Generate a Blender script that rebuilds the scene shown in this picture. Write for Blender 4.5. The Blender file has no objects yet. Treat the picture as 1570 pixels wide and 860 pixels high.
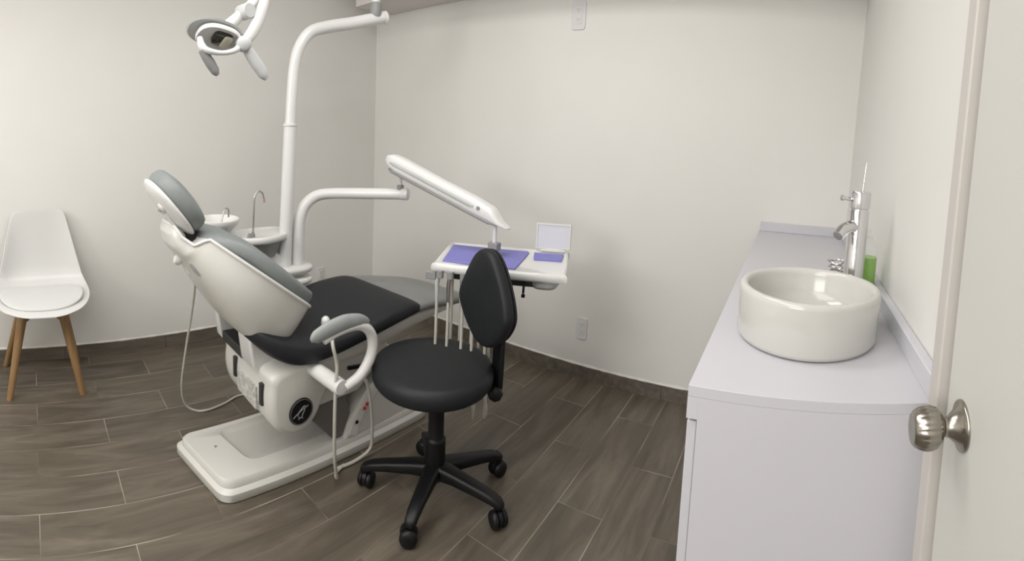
import bpy, bmesh, math, random
from mathutils import Vector, Matrix
random.seed(4)
PI = math.pi
SC = bpy.context.scene
COL = SC.collection

# ------------------------------------------------------------------ camera (sweep panorama: cylindrical projection)
F, CY = 743.81, 272.8
cam_d = bpy.data.cameras.new('camera')
cam = bpy.data.objects.new('camera', cam_d); COL.objects.link(cam)
cam_d.type = 'PANO'
cam_d.panorama_type = 'CENTRAL_CYLINDRICAL'
cam_d.central_cylindrical_range_u_min = -785 / F
cam_d.central_cylindrical_range_u_max = 785 / F
cam_d.central_cylindrical_range_v_min = (CY - 860) / F
cam_d.central_cylindrical_range_v_max = CY / F
cam_d.central_cylindrical_radius = 1.0
cam_d.clip_start = 0.01
Rr = Vector((0.8338274, 0.5500764, 0.0463441)); Dn = Vector((0.0909266, -0.0540526, -0.9943896)); Fw = Vector((-0.5444852, 0.8333632, -0.0950871))
mw = Matrix.Identity(4)
for i in range(3):
    mw[i][0] = Rr[i]; mw[i][1] = -Dn[i]; mw[i][2] = -Fw[i]; mw[i][3] = (0, 0, 1.3)[i]
cam.matrix_world = mw
SC.camera = cam

# ------------------------------------------------------------------ light
w = bpy.data.worlds.new('world'); SC.world = w; w.use_nodes = True
w.node_tree.nodes['Background'].inputs[0].default_value = (0.9, 0.92, 1.0, 1)
w.node_tree.nodes['Background'].inputs[1].default_value = 0.15
SC.view_settings.view_transform = 'Standard'; SC.view_settings.look = 'None'
SC.view_settings.gamma = 1.0; SC.view_settings.use_curve_mapping = False
SC.view_settings.exposure = 0.0

def area(name, loc, sx, sy, power, color=(1, 0.985, 0.955), rot=(0, 0, 0)):
    l = bpy.data.lights.new(name, 'AREA'); l.shape = 'RECTANGLE'; l.size = sx; l.size_y = sy
    l.energy = power; l.color = color
    o = bpy.data.objects.new(name, l); o.location = loc; o.rotation_euler = rot; COL.objects.link(o)
    return o
area('overhead_fill_light', (-1.05, 1.0, 2.44), 0.9, 0.5, 13)  # unseen lamp added under the ceiling to brighten the room, no fixture
area('doorway_light', (-1.35, -2.5, 2.0), 1.5, 0.8, 36, rot=(math.radians(88), 0, 0))
area('overhead_fill_light', (-0.95, -0.75, 2.44), 1.2, 2.4, 42)  # broad unseen lamp added overhead to even out the room light

# ------------------------------------------------------------------ materials
def mat(name, col, rough=0.5, metal=0.0, var=0.0, scale=8.0, bump=0.0, **kw):
    m = bpy.data.materials.new(name); m.use_nodes = True
    nt = m.node_tree; b = nt.nodes['Principled BSDF']
    b.inputs['Base Color'].default_value = (*col, 1); b.inputs['Roughness'].default_value = rough
    b.inputs['Metallic'].default_value = metal
    for k, v in kw.items():
        b.inputs[k.replace('_', ' ')].default_value = v
    tc = nt.nodes.new('ShaderNodeTexCoord'); nz = nt.nodes.new('ShaderNodeTexNoise')
    nz.inputs['Scale'].default_value = scale; nz.inputs['Detail'].default_value = 4
    nt.links.new(tc.outputs['Object'], nz.inputs['Vector'])
    if var > 0:
        cr = nt.nodes.new('ShaderNodeValToRGB')
        cr.color_ramp.elements[0].position = 0.3; cr.color_ramp.elements[1].position = 0.7
        cr.color_ramp.elements[0].color = (*[c * (1 - var) for c in col], 1)
        cr.color_ramp.elements[1].color = (*[min(1, c * (1 + var)) for c in col], 1)
        nt.links.new(nz.outputs['Fac'], cr.inputs['Fac']); nt.links.new(cr.outputs['Color'], b.inputs['Base Color'])
    if bump > 0:
        bp = nt.nodes.new('ShaderNodeBump'); bp.inputs['Strength'].default_value = bump; bp.inputs['Distance'].default_value = 0.004
        nt.links.new(nz.outputs['Fac'], bp.inputs['Height']); nt.links.new(bp.outputs['Normal'], b.inputs['Normal'])
    return m

M_wall = mat('painted_plaster', (0.76, 0.75, 0.72), 0.7, var=0.012, scale=3, bump=0.12)
M_ceil = mat('ceiling_paint', (0.70, 0.66, 0.64), 0.8, var=0.01, scale=3)
M_plastic = mat('white_plastic', (0.70, 0.70, 0.685), 0.28, var=0.01)
M_shell = mat('warm_white_shell', (0.62, 0.61, 0.575), 0.3, var=0.01)
M_pole = mat('white_enamel', (0.72, 0.72, 0.715), 0.22, var=0.01)
M_grey = mat('grey_leatherette', (0.215, 0.235, 0.235), 0.5, var=0.05, scale=30, bump=0.06)
M_greyc = mat('grey_vinyl_cover', (0.20, 0.205, 0.20), 0.35, var=0.08, scale=9, bump=0.5)
M_black = mat('black_leatherette', (0.014, 0.015, 0.019), 0.55, var=0.08, scale=40, bump=0.05, Specular_IOR_Level=.35)
M_stool = mat('black_stool_vinyl', (0.011, 0.0125, 0.015), 0.55, var=0.08, scale=30, bump=0.05, Specular_IOR_Level=.35)
M_bplastic = mat('black_plastic', (0.005, 0.005, 0.006), 0.45, var=0.05, Specular_IOR_Level=.35)
M_armgrey = mat('light_grey_leatherette', (0.30, 0.32, 0.315), 0.5, var=0.04, scale=30, bump=0.05)
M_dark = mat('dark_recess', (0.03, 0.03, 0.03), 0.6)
M_bellows = mat('grey_bellows', (0.16, 0.15, 0.145), 0.7, var=0.05)
M_lgrey = mat('light_grey_plastic', (0.50, 0.51, 0.51), 0.4, var=0.02)
M_mgrey = mat('mid_grey_plastic', (0.26, 0.26, 0.26), 0.45, var=0.02)
M_hose = mat('beige_hose', (0.52, 0.50, 0.45), 0.45, var=0.03)
M_purple = mat('purple_silicone_mat', (0.19, 0.185, 0.52), 0.5, var=0.05, scale=30)
M_chrome = mat('chrome', (0.72, 0.72, 0.73), 0.12, 1.0)
M_nickel = mat('brushed_nickel', (0.38, 0.355, 0.315), 0.25, 1.0, var=0.05)
M_steel = mat('steel', (0.55, 0.54, 0.52), 0.25, 1.0)
M_ceramic = mat('ceramic_glaze', (0.57, 0.565, 0.535), 0.12, var=0.005)
M_lam = mat('white_laminate', (0.575, 0.57, 0.61), 0.35, var=0.008, scale=2)
M_door = mat('door_paint', (0.60, 0.60, 0.565), 0.5, var=0.008, scale=2)
M_jamb = mat('jamb_paint', (0.56, 0.53, 0.50), 0.6, var=0.01)
M_chair = mat('white_chair_shell', (0.66, 0.66, 0.65), 0.3, var=0.005)
M_cush = mat('white_cushion', (0.65, 0.66, 0.65), 0.5, var=0.01)
M_grout = mat('white_grout', (0.72, 0.70, 0.66), 0.8, var=0.05)
M_outlet = mat('outlet_plastic', (0.70, 0.69, 0.70), 0.35)
M_red = mat('red_button', (0.55, 0.03, 0.02), 0.4)
M_orange = mat('orange_tip', (0.42, 0.27, 0.23), 0.4)
M_brass = mat('brass_fitting', (0.5, 0.42, 0.25), 0.3, 1.0)
M_silver = mat('silver_print', (0.28, 0.28, 0.28), 0.4)
M_reflector = mat('lamp_reflector', (0.10, 0.095, 0.085), 0.12, 0.8)
M_lens = mat('lamp_lens', (0.55, 0.52, 0.42), 0.15)
M_green = mat('green_soap', (0.22, 0.50, 0.015), 0.15, var=0.02)
M_film = mat('frosted_acrylic', (0.78, 0.79, 0.86), 0.3, Alpha=0.55)
M_clear = mat('clear_plastic', (0.80, 0.84, 0.82), 0.1, Alpha=0.15)
M_label = mat('grey_label', (0.48, 0.48, 0.46), 0.5, var=0.35, scale=55)

def wood_mat(name, c0, c1, axis=2, stretch=14):
    m = bpy.data.materials.new(name); m.use_nodes = True; nt = m.node_tree; b = nt.nodes['Principled BSDF']
    tc = nt.nodes.new('ShaderNodeTexCoord'); mp = nt.nodes.new('ShaderNodeMapping'); nz = nt.nodes.new('ShaderNodeTexNoise')
    s = [40, 40, 40]; s[axis] = 40 / stretch; mp.inputs['Scale'].default_value = s
    nz.inputs['Scale'].default_value = 1; nz.inputs['Detail'].default_value = 5
    cr = nt.nodes.new('ShaderNodeValToRGB'); cr.color_ramp.elements[0].color = (*c0, 1); cr.color_ramp.elements[1].color = (*c1, 1)
    cr.color_ramp.elements[0].position = .3; cr.color_ramp.elements[1].position = .7
    nt.links.new(tc.outputs['Object'], mp.inputs['Vector']); nt.links.new(mp.outputs['Vector'], nz.inputs['Vector'])
    nt.links.new(nz.outputs['Fac'], cr.inputs['Fac']); nt.links.new(cr.outputs['Color'], b.inputs['Base Color'])
    b.inputs['Roughness'].default_value = .5
    return m
M_wood = wood_mat('beech_wood', (0.22, 0.125, 0.05), (0.32, 0.195, 0.09))

def floor_mat():
    m = bpy.data.materials.new('wood_look_tile'); m.use_nodes = True; nt = m.node_tree; N = nt.nodes; L = nt.links
    b = N['Principled BSDF']; tc = N.new('ShaderNodeTexCoord'); sp = N.new('ShaderNodeSeparateXYZ')
    L.new(tc.outputs['Object'], sp.inputs[0])
    def mth(op, a, bb):
        n = N.new('ShaderNodeMath'); n.operation = op
        for i, v in enumerate((a, bb)):
            if isinstance(v, (int, float)): n.inputs[i].default_value = v
            else: L.new(v, n.inputs[i])
        return n.outputs[0]
    u = mth('ADD', sp.outputs['Y'], .04 + .3 + 6.0)
    v = mth('ADD', sp.outputs['X'], 2.235 + .171 * 20)
    cb = N.new('ShaderNodeCombineXYZ'); L.new(u, cb.inputs[0]); L.new(v, cb.inputs[1])
    br = N.new('ShaderNodeTexBrick'); L.new(cb.outputs[0], br.inputs['Vector'])
    br.offset = .5; br.offset_frequency = 2; br.squash = 1
    br.inputs['Scale'].default_value = 1; br.inputs['Brick Width'].default_value = .6; br.inputs['Row Height'].default_value = .171
    br.inputs['Mortar Size'].default_value = .0022; br.inputs['Mortar Smooth'].default_value = .4; br.inputs['Bias'].default_value = 0
    br.inputs['Color1'].default_value = (0, 0, 0, 1); br.inputs['Color2'].default_value = (1, 1, 1, 1); br.inputs['Mortar'].default_value = (.5, .5, .5, 1)
    # grain: noise stretched along Y, shifted per tile
    mp = N.new('ShaderNodeMapping'); mp.inputs['Scale'].default_value = (16, 2.2, 1)
    off = N.new('ShaderNodeVectorMath'); off.operation = 'MULTIPLY_ADD'
    L.new(br.outputs['Color'], off.inputs[0]); off.inputs[1].default_value = (7, 5, 3); L.new(tc.outputs['Object'], off.inputs[2])
    L.new(off.outputs[0], mp.inputs['Vector'])
    nz = N.new('ShaderNodeTexNoise'); nz.inputs['Scale'].default_value = 1; nz.inputs['Detail'].default_value = 7; nz.inputs['Roughness'].default_value = .62
    nz.inputs['Distortion'].default_value = .7
    L.new(mp.outputs[0], nz.inputs['Vector'])
    cr = N.new('ShaderNodeValToRGB'); e = cr.color_ramp.elements
    e[0].position = .28; e[0].color = (.072, .059, .043, 1); e[1].position = .75; e[1].color = (.182, .155, .120, 1)
    k = cr.color_ramp.elements.new(.5); k.color = (.114, .095, .072, 1)
    L.new(nz.outputs['Fac'], cr.inputs[0])
    hs = N.new('ShaderNodeHueSaturation'); L.new(cr.outputs[0], hs.inputs['Color'])
    vv = mth('MULTIPLY', br.outputs['Color'], .22); vv = mth('ADD', vv, .88); L.new(vv, hs.inputs['Value'])
    mx = N.new('ShaderNodeMix'); mx.data_type = 'RGBA'
    nz2 = N.new('ShaderNodeTexNoise'); nz2.inputs['Scale'].default_value = 3.0; L.new(tc.outputs['Object'], nz2.inputs['Vector'])
    r2 = N.new('ShaderNodeMapRange'); r2.inputs['From Min'].default_value = .42; r2.inputs['From Max'].default_value = .6
    r2.inputs['To Min'].default_value = .05; r2.inputs['To Max'].default_value = .75; L.new(nz2.outputs['Fac'], r2.inputs['Value'])
    f = mth('MULTIPLY', br.outputs['Fac'], r2.outputs[0])
    L.new(f, mx.inputs['Factor']); L.new(hs.outputs[0], mx.inputs['A']); mx.inputs['B'].default_value = (.42, .37, .30, 1)
    L.new(mx.outputs['Result'], b.inputs['Base Color'])
    b.inputs['Roughness'].default_value = .42
    bp = N.new('ShaderNodeBump'); bp.inputs['Strength'].default_value = .25; bp.inputs['Distance'].default_value = .002
    bp.invert = True; L.new(br.outputs['Fac'], bp.inputs['Height']); L.new(bp.outputs[0], b.inputs['Normal'])
    return m
M_floor = floor_mat()
M_base = wood_mat('grey_brown_skirting_tile', (.10, .088, .072), (.17, .145, .12), axis=1, stretch=8)

# ------------------------------------------------------------------ helpers
def new(): return bmesh.new()

def thing(name, label, cat, loc, group=None):
    o = bpy.data.objects.new(name, None); o.empty_display_size = .05; COL.objects.link(o); o.location = loc
    o['label'] = label; o['category'] = cat
    if group: o['group'] = group
    return o

def root_loc(o):
    v = Vector((0, 0, 0))
    while o is not None: v += o.location; o = o.parent
    return v

def part(name, bm, m, parent=None, label=None, bevel=0.0, seg=2, smooth=True, angle=50, sub=0, origin=None):
    """Link bm (world coordinates) as ONE mesh object, child of parent."""
    bmesh.ops.recalc_face_normals(bm, faces=bm.faces)
    base = root_loc(parent) if parent else Vector(origin or (0, 0, 0))
    bmesh.ops.translate(bm, verts=bm.verts, vec=-base)
    me = bpy.data.meshes.new(name); bm.to_mesh(me); bm.free()
    me.materials.append(m)
    if smooth:
        for p in me.polygons: p.use_smooth = True
        me.set_sharp_from_angle(angle=math.radians(angle))
    o = bpy.data.objects.new(name, me); COL.objects.link(o)
    if parent: o.parent = parent
    else: o.location = base
    if bevel > 0:
        b = o.modifiers.new('bevel', 'BEVEL'); b.width = bevel; b.segments = seg; b.limit_method = 'ANGLE'; b.angle_limit = math.radians(35)
    if sub > 0:
        s = o.modifiers.new('subd', 'SUBSURF'); s.levels = sub; s.render_levels = sub
    if label: o['label'] = label
    return o

def tag(o, label, cat, group=None, kind=None):
    o['label'] = label; o['category'] = cat
    if group: o['group'] = group
    if kind: o['kind'] = kind
    return o

def struct(name, bm, m, **k):
    o = part(name, bm, m, **k); o['kind'] = 'structure'; return o

def box(bm, x0, x1, y0, y1, z0, z1, mx=None):
    vs = [Vector((x, y, z)) for z in (z0, z1) for y in (y0, y1) for x in (x0, x1)]
    if mx is not None: vs = [mx @ v for v in vs]
    v = [bm.verts.new(p) for p in vs]
    for f in ((0, 2, 3, 1), (4, 5, 7, 6), (0, 1, 5, 4), (2, 6, 7, 3), (0, 4, 6, 2), (1, 3, 7, 5)):
        bm.faces.new([v[i] for i in f])
    return bm

def frame(d, up=(0, 0, 1)):
    d = Vector(d).normalized(); u = Vector(up)
    if abs(d.dot(u)) > .98: u = Vector((1, 0, 0))
    a = d.cross(u).normalized(); b = a.cross(d).normalized()
    return a, b, d

def loft(bm, rings, cap=True, closed=False):
    R = [[bm.verts.new(p) for p in r] for r in rings]
    n = len(R[0])
    pairs = list(zip(R, R[1:]))
    if closed: pairs.append((R[-1], R[0]))
    for a, b in pairs:
        for i in range(n):
            j = (i + 1) % n
            bm.faces.new((a[i], a[j], b[j], b[i]))
    if cap and not closed:
        bm.faces.new(list(reversed(R[0]))); bm.faces.new(R[-1])
    return bm

def catmull(P, n=8):
    P = [Vector(p) for p in P]
    if len(P) < 3: return P
    out = []
    Q = [P[0] * 2 - P[1]] + P + [P[-1] * 2 - P[-2]]
    for i in range(1, len(Q) - 2):
        a, b, c, d = Q[i - 1:i + 3]
        for k in range(n):
            t = k / n
            out.append(.5 * ((2 * b) + (c - a) * t + (2 * a - 5 * b + 4 * c - d) * t * t + (3 * b - a - 3 * c + d) * t ** 3))
    out.append(P[-1]); return out

def catmull_closed(P, n=6):
    P = [Vector(p) for p in P]; m = len(P); out = []
    for i in range(m):
        a, b, c, d = P[i - 1], P[i], P[(i + 1) % m], P[(i + 2) % m]
        for k in range(n):
            t = k / n
            out.append(.5 * ((2 * b) + (c - a) * t + (2 * a - 5 * b + 4 * c - d) * t * t + (3 * b - a - 3 * c + d) * t ** 3))
    return out

def tube(bm, pts, r, seg=14, smooth=0, cap=True, flat=1.0, up=(0, 0, 1)):
    """pts path, r radius or list; flat scales the second axis."""
    P = [Vector(p) for p in pts]
    rr = r if isinstance(r, (list, tuple)) else [r] * len(P)
    if smooth:
        P2 = catmull(P, smooth); R2 = []
        for i in range(len(P) - 1):
            for k in range(smooth): R2.append(rr[i] + (rr[i + 1] - rr[i]) * k / smooth)
        R2.append(rr[-1]); P, rr = P2, R2
    n = len(P); rings = []; a = None
    for i in range(n):
        d = (P[min(i + 1, n - 1)] - P[max(i - 1, 0)]).normalized()
        if a is None: a, b, _ = frame(d, up)
        else:
            a = (a - d * a.dot(d)).normalized(); b = a.cross(d).normalized() * 1
        rings.append([P[i] + (a * math.cos(t) + b * math.sin(t) * flat) * rr[i] for t in [2 * PI * k / seg for k in range(seg)]])
    return loft(bm, rings, cap)

def lathe(bm, prof, O=(0, 0, 0), axis=(0, 0, 1), seg=32, closed=False, flute=None):
    """prof: (radius, height along axis)"""
    a, b, d = frame(axis); O = Vector(O); rings = []
    for r, h in prof:
        ring = []
        for k in range(seg):
            t = 2 * PI * k / seg
            q = max(r, .0003)
            if flute: q *= 1 + flute(h, t)
            ring.append(O + d * h + (a * math.cos(t) + b * math.sin(t)) * q)
        rings.append(ring)
    return loft(bm, rings, not closed, closed)

def prism(bm, outline, d0, d1, O=(0, 0, 0), U=(1, 0, 0), V=(0, 1, 0), N=(0, 0, 1)):
    O, U, V, N = map(Vector, (O, U, V, N))
    return loft(bm, [[O + U * p[0] + V * p[1] + N * d for p in outline] for d in (d0, d1)])

def sup(a, b, n=36, e=2.6, f=None):
    out = []
    for k in range(n):
        t = 2 * PI * k / n; c, s = math.cos(t), math.sin(t)
        u = a * math.copysign(abs(c) ** (2 / e), c); v = b * math.copysign(abs(s) ** (2 / e), s)
        out.append(f(u, v) if f else (u, v))
    return out

def pad(bm, outline, prof, O, U, V, N, bend=None, c=(0, 0)):
    """Cushion: rings of the outline scaled about c; prof = (inset metres, n)"""
    O, U, V, N = map(Vector, (O, U, V, N)); rings = []
    def put(u, v, n):
        if bend: u, v, n = bend(u, v, n)
        return O + U * u + V * v + N * n
    for s, n in prof:
        ring = []
        for (u, v) in outline:
            du, dv = u - c[0], v - c[1]; L = math.hypot(du, dv); k = max(.02, 1 - s / L)
            ring.append(put(c[0] + du * k, c[1] + dv * k, n))
        rings.append(ring)
    return loft(bm, rings)

def cushion_prof(th, r=.02, dome=.01, big=.2):
    p = [(big * .9, 0), (r * .8, 0)]
    for k in range(7):
        t = -PI / 2 + PI * k / 6
        p.append((r * .6 * (1 - math.cos(t)), th / 2 + (th / 2) * math.sin(t)))
    p += [(r * .6 + (big - r * .6) * .2, th + dome * .35), (r * .6 + (big - r * .6) * .5, th + dome * .8), (big * .97, th + dome)]
    return p

# ------------------------------------------------------------------ structure
XL, XR, YB, YF, H = -2.696, 0.2755, 2.301, -2.6, 2.5
bm = new(); box(bm, XL - .1, 0.6, YF - .1, YB + .1, -.08, 0)
struct('floor', bm, M_floor, smooth=False)
bm = new(); box(bm, XL - .1, 0.6, YF - .1, YB + .1, H, H + .08); struct('ceiling', bm, M_ceil, smooth=False)
bm = new(); box(bm, XL - .1, XL, YF - .1, YB + .1, 0, H); struct('wall_left', bm, M_wall, smooth=False)
bm = new(); box(bm, XL, 0.6, YB, YB + .1, 0, H); struct('wall_back', bm, M_wall, smooth=False)
bm = new(); box(bm, XL, 0.6, YF - .1, YF, 0, H); struct('wall_front', bm, M_wall, smooth=False)
bm = new(); box(bm, XR, 0.6, .70, YB, 0, H); box(bm, .32, .6, YF, .70, 0, H); struct('wall_right', bm, M_wall, smooth=False)
bm = new(); box(bm, -2.53, XR, YB - .32, YB, 2.066, H); struct('trim_1', bm, M_ceil, smooth=False)
bm = new(); box(bm, .236, .325, .662, .70, 0, 2.2); struct('trim_2', bm, M_jamb, bevel=.003)
# skirting tiles with the ragged plaster line above
def skirting(name, p0, p1, nrm):
    d = (Vector(p1) - Vector(p0)); L = d.length; d.normalize(); n = Vector(nrm)
    bm = new(); s = 0; k = 0
    while s < L:
        e = min(L, s + (.6 if k else .33)); k += 1
        a = Vector(p0) + d * (s + .001); b = Vector(p0) + d * (e - .001)
        vs = [a, b, b + n * .011, a + n * .011]
        lo = [bm.verts.new(v) for v in vs]; hi = [bm.verts.new(v + Vector((0, 0, .072))) for v in vs]
        bm.faces.new(lo); bm.faces.new(hi[::-1])
        for i in range(4): bm.faces.new((lo[i], lo[(i + 1) % 4], hi[(i + 1) % 4], hi[i]))
        s = e
    struct(name, bm, M_base, smooth=False)
    bm = new(); rings = []; m = int(L / .03)
    for i in range(m + 1):
        a = Vector(p0) + d * (L * i / m); t = random.uniform(.004, .010)
        rings.append([a + Vector((0, 0, .071)), a + n * t * .9 + Vector((0, 0, .071)), a + n * t * .7 + Vector((0, 0, .073 + t * .5)), a + Vector((0, 0, .074 + t))])
    loft(bm, rings); return bm
g1 = skirting('baseboard_left', (XL, YF, 0), (XL, YB, 0), (1, 0, 0)); struct('trim_3', g1, M_grout)
g2 = skirting('baseboard_back', (XL + .011, YB, 0), (-.12, YB, 0), (0, -1, 0)); struct('trim_4', g2, M_grout)

# door leaf folded back against the right wall
bm = new(); box(bm, .251, .289, -.35, .655, .01, 2.1)
door = struct('door_1', bm, M_door, bevel=.002); door.name = 'door_1'
kn = Vector((.251, .592, .958))
bm = new(); lathe(bm, [(.0325, 0), (.0325, .002), (.0315, .004), (.026, .006), (.020, .011), (.0135, .019), (.012, .026), (.0125, .028)], kn, (-1, 0, 0), 48)
rose = part('door_rose', bm, M_nickel, door)
def fl(h, t):
    wgt = max(0, math.sin(min(1, max(0, (h - .030) / .036)) * PI)) ** .7
    return -.06 * wgt * abs(math.sin(t * 9)) ** .5 * -1 - .05 * wgt
bm = new(); lathe(bm, [(.0125, .026), (.014, .028), (.020, .031), (.0248, .037), (.0272, .045), (.0272, .052), (.0250, .060), (.0215, .0665), (.019, .069), (.0165, .0695), (.006, .0685), (0, .0685)], kn, (-1, 0, 0), 108, flute=fl)
part('door_knob', bm, M_nickel, door, angle=70)

# wall sockets
def socket(c, n, u, wd, hg, label, group=None, parts=True):
    c, n, u = Vector(c), Vector(n), Vector(u); Z = Vector((0, 0, 1))
    t = thing('wall_socket', label, 'outlet', c, group)
    bm = new(); prism(bm, sup(wd / 2, hg / 2, 32, 8), 0, .006, c, u, Z, n); part('cover_plate', bm, M_outlet, t, bevel=.002)
    bm = new(); prism(bm, sup(wd * .26, hg * .31, 24, 8), .0055, .0085, c, u, Z, n); ins = part('socket_insert', bm, M_plastic, t, bevel=.001)
    for s in (-1, 1):
        q = c + Z * (s * hg * .16)
        for k in (-1, 1):
            bm = new(); prism(bm, sup(.0012, .005, 8, 6), .0080, .0089, q + u * (k * .006) + Z * .003, u, Z, n); part('socket_slot', bm, M_mgrey, ins)
        bm = new(); lathe(bm, [(.0024, .0080), (.0024, .0089)], q - Z * .008, n, 10); part('socket_hole', bm, M_mgrey, ins)
    return t
socket((-1.014, YB, .275), (0, -1, 0), (1, 0, 0), .062, .118, 'white wall socket low on the back wall above the dark skirting')
socket((-1.138, YB, 1.915), (0, -1, 0), (1, 0, 0), .080, .150, 'white wall socket high on the back wall, cut by the top edge of the picture')
socket((XL, 1.831, .285), (1, 0, 0), (0, 1, 0), .055, .10, 'pale wall socket on the left wall just above the black dental chair seat')

# ------------------------------------------------------------------ counter
t = thing('vanity_cabinet', 'long white laminate cabinet along the right wall under the basin', 'cabinet', (.07, 1.5, 0))
cx0, cx1, cy0, cy1, ct = -.135, .272, .742, 2.292, .913
bm = new(); box(bm, cx0 + .018, cx1, cy0, cy1, .0, ct - .018); part('cabinet_body', bm, M_lam, t)
ys = [cy0 + .006, 1.26, 1.78, cy1 - .004]
for a, b in zip(ys, ys[1:]):
    bm = new(); box(bm, cx0 + .001, cx0 + .0165, a, b - .004, .05, ct - .062)
    dr = part('cabinet_door', bm, M_lam, t, bevel=.0015)
bm = new(); box(bm, cx0, cx0 + .0179, cy0, cy1, ct - .055, ct - .018); part('top_rail', bm, M_lam, t)
c = thing('countertop', 'white countertop with low upstand at the wall on the long cabinet', 'countertop', (.07, 1.5, ct - .018))
bm = new(); box(bm, cx0, cx1 + .001, cy0, cy1 + .006, ct - .0179, ct); part('worktop', bm, M_lam, c, bevel=.0005)
bm = new(); box(bm, cx1 - .018, cx1 + .002, cy0, cy1 - .014, ct, ct + .042); part('backsplash', bm, M_lam, c, bevel=.002)
bm = new(); box(bm, cx0 + .004, cx1 + .002, cy1 - .012, cy1 + .008, ct, ct + .042); part('backsplash', bm, M_lam, c, bevel=.002)

# basin
bc = Vector((.060, 1.022, ct))
b = thing('vessel_basin', 'round off-white ceramic vessel basin standing on the white countertop', 'sink', bc)
ro = .150
prof = [(.0, .0), (ro - .012, .0), (ro - .003, .004), (ro, .012), (ro + .001, .098), (ro - .001, .106), (ro - .006, .1095), (ro - .012, .109), (ro - .0165, .105), (ro - .019, .096), (ro - .022, .06), (ro - .035, .035), (ro - .07, .022), (.025, .018), (0, .018)]
bm = new(); lathe(bm, prof, bc, (0, 0, 1), 72); part('bowl', bm, M_ceramic, b, angle=60)
bm = new(); lathe(bm, [(.022, .0175), (.022, .0205), (.018, .0215), (.0, .0205)], bc, (0, 0, 1), 32); part('drain', bm, M_chrome, b)

# faucet
fc = Vector((.180, 1.245, ct))
f = thing('basin_tap', 'tall cylindrical chrome basin tap with rod lever behind the basin', 'faucet', fc)
bm = new(); lathe(bm, [(.030, 0), (.030, .006), (.0285, .009), (.0265, .009), (.0265, .250), (.0245, .252), (.0245, .256), (.0275, .258), (.0275, .296), (.0255, .300), (0, .300)], fc, (0, 0, 1), 40); part('tap_body', bm, M_chrome, f)
sd = Vector((-.052, -.055, 0)).normalized()
s0 = fc + Vector((0, 0, .206)); 
bm = new(); P = [s0 + sd * .01, s0 + sd * .035 + Vector((0, 0, .004)), s0 + sd * .062 + Vector((0, 0, -.002)), s0 + sd * .082 + Vector((0, 0, -.016))]
tube(bm, P, [.0155, .0155, .0155, .0155], 22, 5); sp = part('spout', bm, M_chrome, f, angle=40)
e1 = P[-1]; ed = (P[-1] - P[-2]).normalized()
bm = new(); lathe(bm, [(.0125, .0002), (.0125, .0012), (.0115, .0014)], e1, ed, 20); part('aerator', bm, M_mgrey, sp)
bm = new(); tube(bm, [fc + Vector((.004, 0, .30)), fc + Vector((.008, .004, .375))], [.0034, .0026], 10); part('lever', bm, M_chrome, f)
bm = new(); tube(bm, [fc + Vector((-.02, -.004, .278)), fc + Vector((-.046, -.012, .281))], [.0045, .0045], 12); lathe(bm, [(.004, 0), (.0075, .001), (.0075, .008), (.004, .010)], fc + Vector((-.044, -.0115, .281)), (-1, -.3, .1), 14)
part('side_knob', bm, M_chrome, f)

# soap bottle
sc_ = Vector((.226, 1.31, ct))
s = thing('soap_bottle', 'clear soap bottle half full of green liquid behind the tap', 'bottle', sc_)
bm = new(); lathe(bm, [(0, 0), (.023, 0), (.0255, .003), (.0255, .130), (.022, .147), (.013, .165), (.0105, .169), (.0105, .175), (0, .175)], sc_, (0, 0, 1), 28); part('bottle_body', bm, M_clear, s)
bm = new(); lathe(bm, [(0, .002), (.0235, .002), (.0245, .005), (.0245, .118), (0, .118)], sc_, (0, 0, 1), 28); part('liquid_soap', bm, M_green, s)
bm = new(); lathe(bm, [(.0125, .170), (.0125, .184), (.006, .186), (.004, .187), (.004, .192), (0, .192)], sc_, (0, 0, 1), 18); tube(bm, [sc_ + Vector((0, 0, .190)), sc_ + Vector((-.018, -.014, .190)), sc_ + Vector((-.024, -.018, .184))], .0035, 10)
part('pump_head', bm, M_clear, s)

# crumpled clear wrapper / scourer beside the tap
wc = Vector((.160, 1.46, ct))
bm = new()
for k in range(5):
    rr = .023 + .003 * math.sin(k * 2.1)
    pts = [wc + Vector(((rr + .004 * math.sin(5 * a + k)) * math.cos(a), (rr + .004 * math.cos(4 * a + k)) * math.sin(a), .005 + k * .015 + .003 * math.sin(3 * a + k))) for a in [2 * PI * q / 22 for q in range(23)]]
    tube(bm, pts, .0034, 7)
tag(part('coiled_scourer', bm, M_steel, origin=wc), 'small silvery coiled scourer on the countertop left of the tap', 'scourer')

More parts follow.
